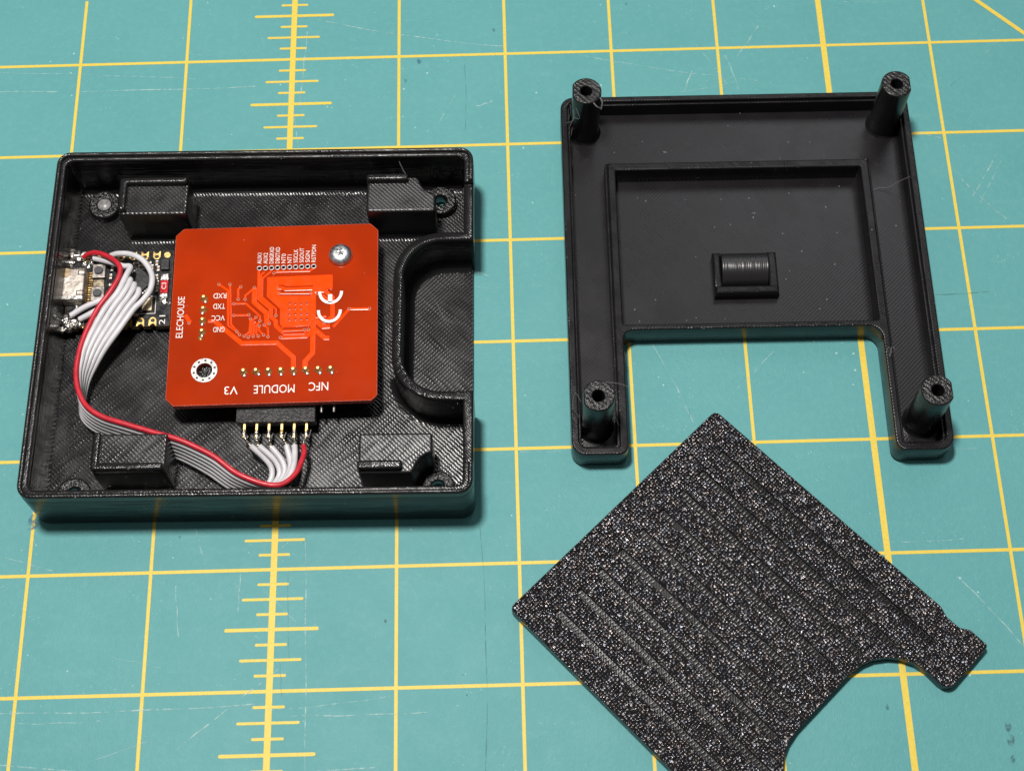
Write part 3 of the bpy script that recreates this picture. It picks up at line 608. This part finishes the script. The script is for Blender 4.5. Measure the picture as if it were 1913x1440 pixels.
# solder joints
sj = None
for k, (x, y) in enumerate(D['row8'] + D['col4']):
    if sj is None:
        sj = lathe('solder_joint', [(0.085, 0), (0.078, 0.02), (0.05, 0.055), (0.036, 0.075), (0.032, 0.10), (0.0, 0.112)], M_FLUX, nfc, 14, loc=(x, y, T))
        lathe('pin_tip', [(0.030, 0.0), (0.030, 0.045), (0.0, 0.05)], M_GOLD, sj, 8, loc=(0.004, 0.0, 0.08))
        blob('flux_bead', (0.02, -0.085, 0.012), 0.045, M_SOLDER, sj, 0.5, 0.3, 3, 2)
    else: copy(sj, (x, y, T), rotz=random.uniform(-0.5, 0.5))
blob('flux_bead', (-1.56, -.56, T + .005), 0.05, M_FLUX, nfc, 0.35, 0.4, 5, 2)
# the header strip and its pins under the edge of the board
bm = bmesh.new(); add_box(bm, -0.74, -1.55, -0.26, 1.36, -1.28, -0.004); link('header_strip', finish(bm, 'header_strip'), M_BLACKIC, nfc)
for x in (D['row8'][6][0] + 0.052, D['row8'][7][0] + 0.052):
    tube('header_pin', [(x, -1.4, -0.13), (x, -1.9, -0.13), (x, -2.24, -0.13)], lambda t: 0.030, M_TIN, nfc, 8, 3)

# ------------------------------------------------------------------ screw
sx, sy = nfc.location.x + 1.403, nfc.location.y + 1.35
scr = empty('screw', 'shiny silver star socket screw in the upper right corner of the red board', 'screw', (sx, sy, PZ + T))
star = []
for k in range(24):
    a = 2 * pi * k / 24; star.append(((0.098 + 0.022 * cos(6 * a)) * cos(a + .2), (0.098 + 0.022 * cos(6 * a)) * sin(a + .2)))
bm = bmesh.new()
prof = [(0.262, 0.0), (0.266, 0.02), (0.255, 0.07), (0.225, 0.115), (0.18, 0.148), (0.14, 0.162)]
rows = [[bm.verts.new((r * cos(2 * pi * i / 24), r * sin(2 * pi * i / 24), z)) for i in range(24)] for r, z in prof]
rows.append([bm.verts.new((x, y, 0.165)) for x, y in star]); rows.append([bm.verts.new((x * .93, y * .93, 0.055)) for x, y in star])
for A, B in zip(rows, rows[1:]):
    for i in range(24): bm.faces.new((A[i], A[(i + 1) % 24], B[(i + 1) % 24], B[i]))
c = bm.verts.new((0, 0, 0.04))
for i in range(24): bm.faces.new((rows[-1][i], rows[-1][(i + 1) % 24], c))
link('screw_head', finish(bm, 'screw_head', 30), M_STEEL, scr)
lathe('socket_floor', [(0.1, 0.0), (0.04, 0.012), (0, 0.02)], M_SOLDER, scr, 12, loc=(0, 0, 0.05))
lathe('shank', [(0.09, -0.5), (0.09, -0.165)], M_STEEL, scr, 12)

# ------------------------------------------------------------------ controller board
dx, dy = boxw(-3.23, 1.2)
DZ = 0.34
dev = empty('controller_board', 'small black controller board with steel socket and red chip by the left wall', 'circuit board', (dx, dy, DZ), radians(0.4))
xs = [0.78 - 0.265 * k for k in range(8)]
def cast_out():
    top = []; bot = []
    for x in xs[:7]:
        top += [(x + .055, .925), (x + .045, .90), (x + .025, .875), (x, .868), (x - .025, .875), (x - .045, .90), (x - .055, .925)]
        bot += [(x + .055, -.925), (x + .045, -.90), (x + .025, -.875), (x, -.868), (x - .025, -.875), (x - .045, -.90), (x - .055, -.925)]
    return [(1.15, -.925), (1.15, .925)] + top + [(-1.15, .925), (-1.15, -.925)] + bot[::-1]
prism('board', [cast_out()], 0, 0.16, [M_DEV, M_DEVEDGE], dev, b=0.006, bb=0.006, side_mi=1)
cp = None
for sgn in (1, -1):
    for x in xs[:7]:
        if cp is None:
            lo = [(-.085, .925 - .93), (-.06, -.004), (-.05, -.03), (-.025, -.055), (0, -.062), (.025, -.055), (.05, -.03), (.06, -.004), (.085, -.005), (.085, -.14), (.05, -.2), (0, -.215), (-.05, -.2), (-.085, -.14)]
            cp = prism('castellated_pad', [lo, circ(0, -.135, 0.045, 12)], 0, 0.01, M_GOLD, dev, b=0.004, bb=0, loc=(x, .925, .16))
            lathe('pad_hole', [(0.045, 0), (0, 0)], M_HOLE, cp, 12, loc=(0, -.135, 0.002))
        else: copy(cp, (x, sgn * .925, .16), 0 if sgn > 0 else pi)
lathe('fiducial_pad', [(0.075, 0), (0.07, 0.008), (0, 0.008)], M_GOLD, dev, 18, loc=(1.01, .82, .16))
usb = prism('socket_shell', [rect(-1.26, -.37, -.69, .45, 0.06)], .15, .45, M_CONN, dev, b=0.07, bb=0)
for yy in (.30, -.2):
    bm = bmesh.new(); add_box(bm, -.86, yy - .06, .448, -.70, yy - .04, .453); add_box(bm, -.86, yy + .04, .448, -.70, yy + .06, .453); add_box(bm, -.86, yy - .04, .448, -.84, yy + .04, .453)
    link('shell_slot', finish(bm, 'shell_slot'), M_HOLE, usb)
lathe('shell_dimple', [(0.11, 0), (0.105, 0.012), (0, 0.016)], M_CERAM, usb, 18, loc=(-1.12, .30, .449))
bm = bmesh.new(); add_box(bm, -1.26, -.36, .40, -.72, -.30, .475); link('shell_seam', finish(bm, 'shell_seam'), M_SOLDER, usb)
bm = bmesh.new()
for k in range(14): add_box(bm, -.68, -.38 + k * .06, .16, -.60, -.35 + k * .06, .19)
link('contact_row', finish(bm, 'contact_row'), M_FLUX, dev)['kind'] = 'stuff'
bt = None
for x, y in ((-.46, .43), (-.45, -.13)):
    if bt is None:
        bt = prism('push_button', [rect(-.145, -.17, .145, .17, 0.02)], 0, .10, M_BTNBODY, dev, b=0.015, bb=0, loc=(x, y, .158))
        lathe('button_cap', [(0.095, 0.09), (0.095, 0.135), (0.08, 0.15), (0, 0.15)], M_BTN, bt, 20)
    else: copy(bt, (x, y, .158))
def part_box(name, x0, y0, x1, y1, h, m, rot=0, z=.16, par=None):
    cx, cy = (x0 + x1) / 2, (y0 + y1) / 2
    return prism(name, [rect(-(x1 - x0) / 2, -(y1 - y0) / 2, (x1 - x0) / 2, (y1 - y0) / 2, 0.008, 2)], 0, h, m, par or dev, b=0.01, bb=0, loc=(cx, cy, z - 0.001), rotz=rot)
part_box('diode', -.57, .06, -.33, .22, .08, M_CRYST)
part_box('crystal', .54, -.57, .76, -.26, .08, M_CRYST)
part_box('antenna_chip', .92, -.17, 1.09, .14, .10, M_ANT)
part_box('antenna_cap', .92, .15, 1.09, .30, .10, M_SOLDER); part_box('antenna_cap', .92, -.27, 1.09, -.18, .10, M_SOLDER)
text(dev, 'C3', 1.0, 0.0, .16, .10, pi / 2, .262)
part_box('microchip', .18, -.08, .66, .40, .09, M_BLACKIC, radians(45))
part_box('regulator', .90, .42, 1.08, .68, .09, M_BLACKIC)
bm = bmesh.new()
for k in range(7):
    for s in (-1, 1):
        a = radians(45); u = -.18 + k * .06; cx, cy = .42 + u * cos(a) - s * .27 * sin(a), .16 + u * sin(a) + s * .27 * cos(a)
        add_box(bm, cx - .018, cy - .018, .158, cx + .018, cy + .018, .185)
link('chip_leads', finish(bm, 'chip_leads'), M_SOLDER, dev)['kind'] = 'stuff'
rnd = random.Random(3)
cr = None
for k, (x, y, r) in enumerate([(.62, .62, 0), (.70, .50, 1), (.84, .46, 1), (.80, .60, 1), (.46, .56, 0), (.34, .62, 0), (-.18, .50, 1), (-.20, .30, 1), (-.16, .1, 0), (.84, .1, 1), (.84, -.05, 1), (.82, .25, 1), (.30, -.5, 0), (.1, -.62, 0), (.42, -.66, 0), (-.2, -.5, 1), (-.62, -.62, 0), (-.35, .72, 0)]):
    if cr is None:
        cr = part_box('capacitor', x - .05, y - .028, x + .05, y + .028, .05, M_CERAM)
        bm = bmesh.new(); add_box(bm, -.016, -.03, -.002, .016, .03, .054)
        ec = link('end_cap', finish(bm, 'end_cap'), M_SOLDER, cr, (-.046, 0, 0)); copy(ec, (.046, 0, 0))
    else: copy(cr, (x, y, .159), (pi / 2 if r else 0) + rnd.uniform(-.05, .05))
for pts in ([(.48, .50), (.66, .50), (.66, .66), (.48, .66), (.48, .50)], [(.50, -.62), (.82, -.62), (.82, -.20), (.70, -.20)]):
    strip('silkscreen_outline', pts, 0.012, 0.002, 0.001, M_SILK, dev, .162)
text(dev, '21', .985, -.785, .22, .13, pi / 2, .164)
for k, (x, y, r, sq) in enumerate([(-1.10, .86, .15, .9), (-.98, .84, .12, .8), (-1.13, .70, .10, .7), (-.86, .88, .09, .7), (-.58, .93, .075, .6), (-.82, .66, .06, .6), (-.66, .70, .06, .6), (-1.12, -.74, .12, .8), (-1.05, -.88, .12, .8), (-.94, -.80, .10, .8), (-.80, -.82, .10, .9), (-1.0, -.60, .07, .7), (-.90, -.47, .10, .6), (1.02, -.34, .07, .7), (1.12, -.38, .05, .7), (.95, -.30, .05, .6), (-1.2, -.95, .08, .8), (-.72, .58, .05, .6)]):
    blob('solder_blob', (x, y, .17), r, M_SOLDER if k != 0 else M_CONN, dev, sq, .5, k + 1)

# ------------------------------------------------------------------ ribbon cable
cab = empty('ribbon_cable', 'grey six-wire ribbon cable with one red edge curling between the two circuit boards', 'cable', (-0.345, -7.59, 0), BYAW)
pins = D['pins']
for k in range(6):
    pts = D['wire'][k]
    if k == 0: tube('red_wire', pts, 0.058, M_WRED, cab, 10, 7)
    else: tube('grey_wire', pts, 0.065, M_WGREY, cab, 10, 7)
    a = Vector(pts[-1]); b = Vector(pins[5 - k]); b.y -= 0.30
    d = (a - Vector(pts[-2])).normalized()
    mid = (a + b) / 2 + d * 0.02
    w0 = 'bare_strands'
    tube(w0, [a - d * 0.05, a + d * 0.03, mid, b, b + Vector((0, .08, 0.01))], lambda t: 0.034 + 0.010 * sin(t * 9), M_COPPER, cab, 7, 5)
    blob('solder_blob', (b.x, b.y + .10, b.z), 0.042, M_FLUX if k in (0, 2) else M_SOLDER, cab, 1.2, .5, k + 30, 2)
    s = Vector(pts[0]); blob('solder_blob', tuple(s), 0.065, M_SOLDER, cab, .8, .4, k + 20, 2)
    p = pins[5 - k]
    bm = bmesh.new(); add_prism(bm, [rect(p[0] - .032, p[1] - .34, p[0] + .032, p[1] + .1, 0.01, 2)], p[2] - .03, p[2] + .03, 0.012)
    link('socket_pin', finish(bm, 'socket_pin'), M_GOLD, cab)
for k in range(5):
    p = pins[[0, 1, 2, 3, 5][k]]; hair(cab, [(p[0] + .02, p[1] - .30, p[2]), (p[0] + .06, p[1] - .36, p[2] + .04), (p[0] + .10, p[1] - .32 + .03 * k, p[2] + .05)], 0.010, 'loose_strand')
prism('socket_housing', [rect(-.42, -2.11, 1.24, -1.28, 0.02, 2)], .50, .755, M_HOUS, cab, b=0.02)

# ------------------------------------------------------------------ lid (right)
lid = empty('box_lid', 'black printed lid lying upside down with four tall hollow posts at its corners', 'lid', (10.27, -6.22, 0), radians(-0.5))
lo = [(-3.99, 4.43, .3), (3.99, 4.43, .3), (3.99, -4.45, .3), (2.77, -4.45, .22), (2.77, -1.56, .28), (-2.80, -1.56, .22), (-2.80, -4.43, .22), (-3.99, -4.43, .3)]
louter = rp(lo[::-1], 6)
channel = rp([(-3.83, -4.26, .16), (-2.985, -4.26, .05), (-2.985, 2.63, .02), (2.92, 2.63, .02), (2.92, -4.28, .05), (3.83, -4.28, .16), (3.83, 4.29, .16), (-3.83, 4.29, .16)], 5)
pocket = rp([(-2.80, -1.43, .05), (2.73, -1.43, .05), (2.73, 2.44, .02), (-2.80, 2.44, .02)], 3)
prism('plate_floor', [offs(louter, 0.04)], 0.015, 0.2, M_LIDFLOOR, lid, b=0, bb=0.05)
prism('wall', [louter, channel, pocket], 0.0, 0.70, M_LIDWALL, lid, b=0.035, bb=0.08)
ch2 = orient([louter, channel])[1]
prism('inner_ledge', [offs(ch2, 0.012)[::-1], offs(ch2, -0.05)], 0.18, 0.60, M_LIDWALL, lid, b=0.02, bb=0)
bm = bmesh.new()
for (x, y, s) in ((-2.96, 2.62, 1), (2.88, 2.60, 2), (-2.9, 2.5, 3)):
    bmesh.ops.create_icosphere(bm, subdivisions=2, radius=0.05, matrix=Matrix.Translation((x, y, 0.70)) @ Matrix.Diagonal((1.2, .7, .5, 1)))
link('print_blemish', finish(bm, 'print_blemish', 80), M_RIM, lid)['kind'] = 'stuff'
for k, (x, y) in enumerate(((-3.45, 3.80), (3.47, 3.83), (-3.46, -3.60), (3.45, -3.62))):
    s = -1 if x < 0 else 1
    lp = [(max(-.30, a) if s < 0 else min(.30, a), b) for a, b in circ(0, 0, .345, 36)]
    prism('post', [lp, circ(0, 0, .125, 18)], 0.19, 1.87, M_POST, lid, b=0.035, bb=0, loc=(x, y, 0))
    lathe('post_foot', [(0.40, 0.19), (0.37, 0.22), (0.345, 0.27)], M_POST, lid, 30, loc=(x, y, 0))
hk = prism('hook_bracket', [[(-.72, -.62), (.69, -.62), (.69, .44), (.49, .44), (.49, -.40), (-.55, -.40), (-.55, .44), (-.72, .44)]], .19, .42, M_LIDWALL, lid, b=0.05, bb=0)
prism('lower_lip', [rect(-.70, -.60, .67, -.42, .02, 2)], .30, .47, M_LIDWALL, hk, b=0.04, bb=0, capsharp=False)
bm = bmesh.new(); prof = [(v.x, v.y) for v in catmull([(.40, .2, 0), (.395, .40, 0), (.35, .52, 0), (.25, .585, 0), (.11, .60, 0), (-.03, .575, 0), (-.15, .52, 0), (-.25, .44, 0), (-.32, .34, 0), (-.36, .2, 0)], 3)]
L = [bm.verts.new((-.54, y, z)) for y, z in prof]; R_ = [bm.verts.new((.47, y, z)) for y, z in prof]
for i in range(len(prof) - 1): bm.faces.new((L[i], L[i + 1], R_[i + 1], R_[i]))
bm.faces.new(L[::-1]); bm.faces.new(R_)
M_ROLL = pla('black_print_roll', 1, 0.05, top=0.05, side=0.2, rough=0.22)
def roll_mat():
    m, nt, p = new_mat('black_print_hook'); v = coords(nt, (40, 1.0, 1.0)); n = noi(nt, v, 1.0, 2); n2 = noi(nt, coords(nt, (8, 8, 8)), 1.0, 3)
    nt.links.new(bump(nt, mth(nt, 'ADD', n, mth(nt, 'MULTIPLY', n2, .25)), 0.6, 0.010), p.inputs['Normal'])
    p.inputs['Base Color'].default_value = C4(.011, .0105, .0115); p.inputs['Roughness'].default_value = .27; p.inputs['Specular IOR Level'].default_value = .55; return m
link('hook_roll', finish(bm, 'hook_roll', 40), roll_mat(), hk)
hair(lid, [(3.02, 2.05, .22), (3.2, 2.12, .26), (3.4, 2.10, .3), (3.62, 2.14, .5), (3.9, 2.16, .71)])
hair(lid, [(2.80, -2.2, .72), (2.85, -2.1, .73), (2.90, -2.2, .72), (2.84, -2.32, .72), (2.92, -2.1, .73), (2.98, -2.15, .71)])
hair(lid, [(2.95, 0.3, .21), (3.02, 0.22, .22), (3.03, 0.1, .21)])
hair(lid, [(-3.78, -3.35, 1.0), (-3.9, -3.2, 1.1), (-3.95, -3.4, .9), (-3.82, -3.6, .72)])
hair(lid, [(-3.2, -3.45, 1.7), (-3.05, -3.6, 1.5), (-3.1, -3.75, 1.3), (-3.02, -3.9, 1.0)])
hair(lid, [(-3.3, -3.3, 1.86), (-3.0, -3.35, 1.86), (-2.8, -3.42, 1.8)])
hair(lid, [(-2.9, -1.95, .71), (-2.78, -2.1, .6), (-2.80, -2.4, .5)])
for k in range(9):
    a = Vector((-3.78 + random.uniform(-.12, .12), 3.6 + random.uniform(-.2, .2), random.uniform(.6, 1.7)))
    hair(lid, [a, a + Vector((random.uniform(-.1, .1), random.uniform(-.15, .05), -.2)), a + Vector((random.uniform(-.15, .1), random.uniform(-.2, .1), -.45))], 0.005)
# thin torn flake on the top left post
for pts in ([(-3.15, 3.62, 1.86), (-3.10, 3.52, 1.80), (-3.12, 3.44, 1.66)], [(-3.3, 3.5, 1.84), (-3.22, 3.43, 1.78), (-3.12, 3.46, 1.66)]):
    hair(lid, pts, 0.014, 'torn_flake')
for x, y in ((-2.2, 2.0), (1.2, 2.05), (.9, .05), (-1.0, .45), (-2.1, -.6), (1.6, -.9), (-.6, 1.2), (.2, 1.55), (2.1, 1.0), (.9, -.15), (-1.5, 3.2), (1.8, 3.4), (-2.2, 3.5)):
    blob('dust_speck', (x + random.uniform(-.1, .1), y, .205), random.uniform(.012, .022), M_PALEPIN, lid, 1, .4, random.randint(1, 99), 1)

# ------------------------------------------------------------------ textured cover plate
plate = empty('textured_cover', 'flat black cover plate with glittering textured face and rows of ridged grooves', 'cover plate', (9.356, -9.507, 0), radians(-46.85))
half = [(0, 0, .13), (6.12, -.05, .1), (6.33, .03, .1), (6.66, .03, .1), (6.84, -.09, .08), (7.30, -.09, .07), (7.34, 1.22, .22), (6.76, 1.19), (6.49, 1.24), (6.24, 1.36), (6.04, 1.53), (5.87, 1.76), (5.78, 1.98), (5.73, 2.3)]
VW = 6.18
full = half + [(p[0], VW - p[1]) + tuple(p[2:]) for p in half[::-1]]
pout = rp([(p[0], -p[1]) + tuple(p[2:]) for p in full], 4)
TZ = 0.27
prism('plate_body', [pout], 0.0, TZ - 0.07, M_GROOVE, plate, b=0, bb=0.02)
ends = [6.48, 6.02, 5.63, 5.52, 5.52, 5.52, 5.63, 6.02, 6.48]
slots = []
for k, e in enumerate(ends):
    v_ = .65 + .61 * k; slots.append(rect(.73, -v_ - .068, e, -v_ + .068, .025, 2))
prism('textured_face', [offs(orient([pout])[0], 0.002)] + slots, TZ - 0.072, TZ, [M_TEX, M_GROOVE], plate, b=0.02, bb=0)
bm = bmesh.new()
for k, e in enumerate(ends):
    v_ = -(.65 + .61 * k); u = .78
    while u < e - .03:
        if random.random() > 0.05:
            h = TZ - 0.015 + random.uniform(-.010, .002); t = random.uniform(.012, .0145); sk = random.uniform(.0, .012); sl = random.uniform(.10, .19)
            sec = [(-t, TZ - .075), (-t * .92, h - .0015), (0, h), (t * .92, h - .0015), (t, TZ - .075)]
            rows = []
            for q in range(7):
                y = -.042 + .084 * q / 6
                rows.append([bm.verts.new((u + a + sk * (y / .042), v_ + y, z - .018 + (sl * y - 0.8 * y * y if i not in (0, 4) else 0))) for i, (a, z) in enumerate(sec)])
            for A, B in zip(rows, rows[1:]):
                for i in range(4): bm.faces.new((A[i], A[i + 1], B[i + 1], B[i]))
        u += .0805
gr = link('groove_ridges', finish(bm, 'groove_ridges', 45), M_RIDGE, plate); gr['kind'] = 'stuff'
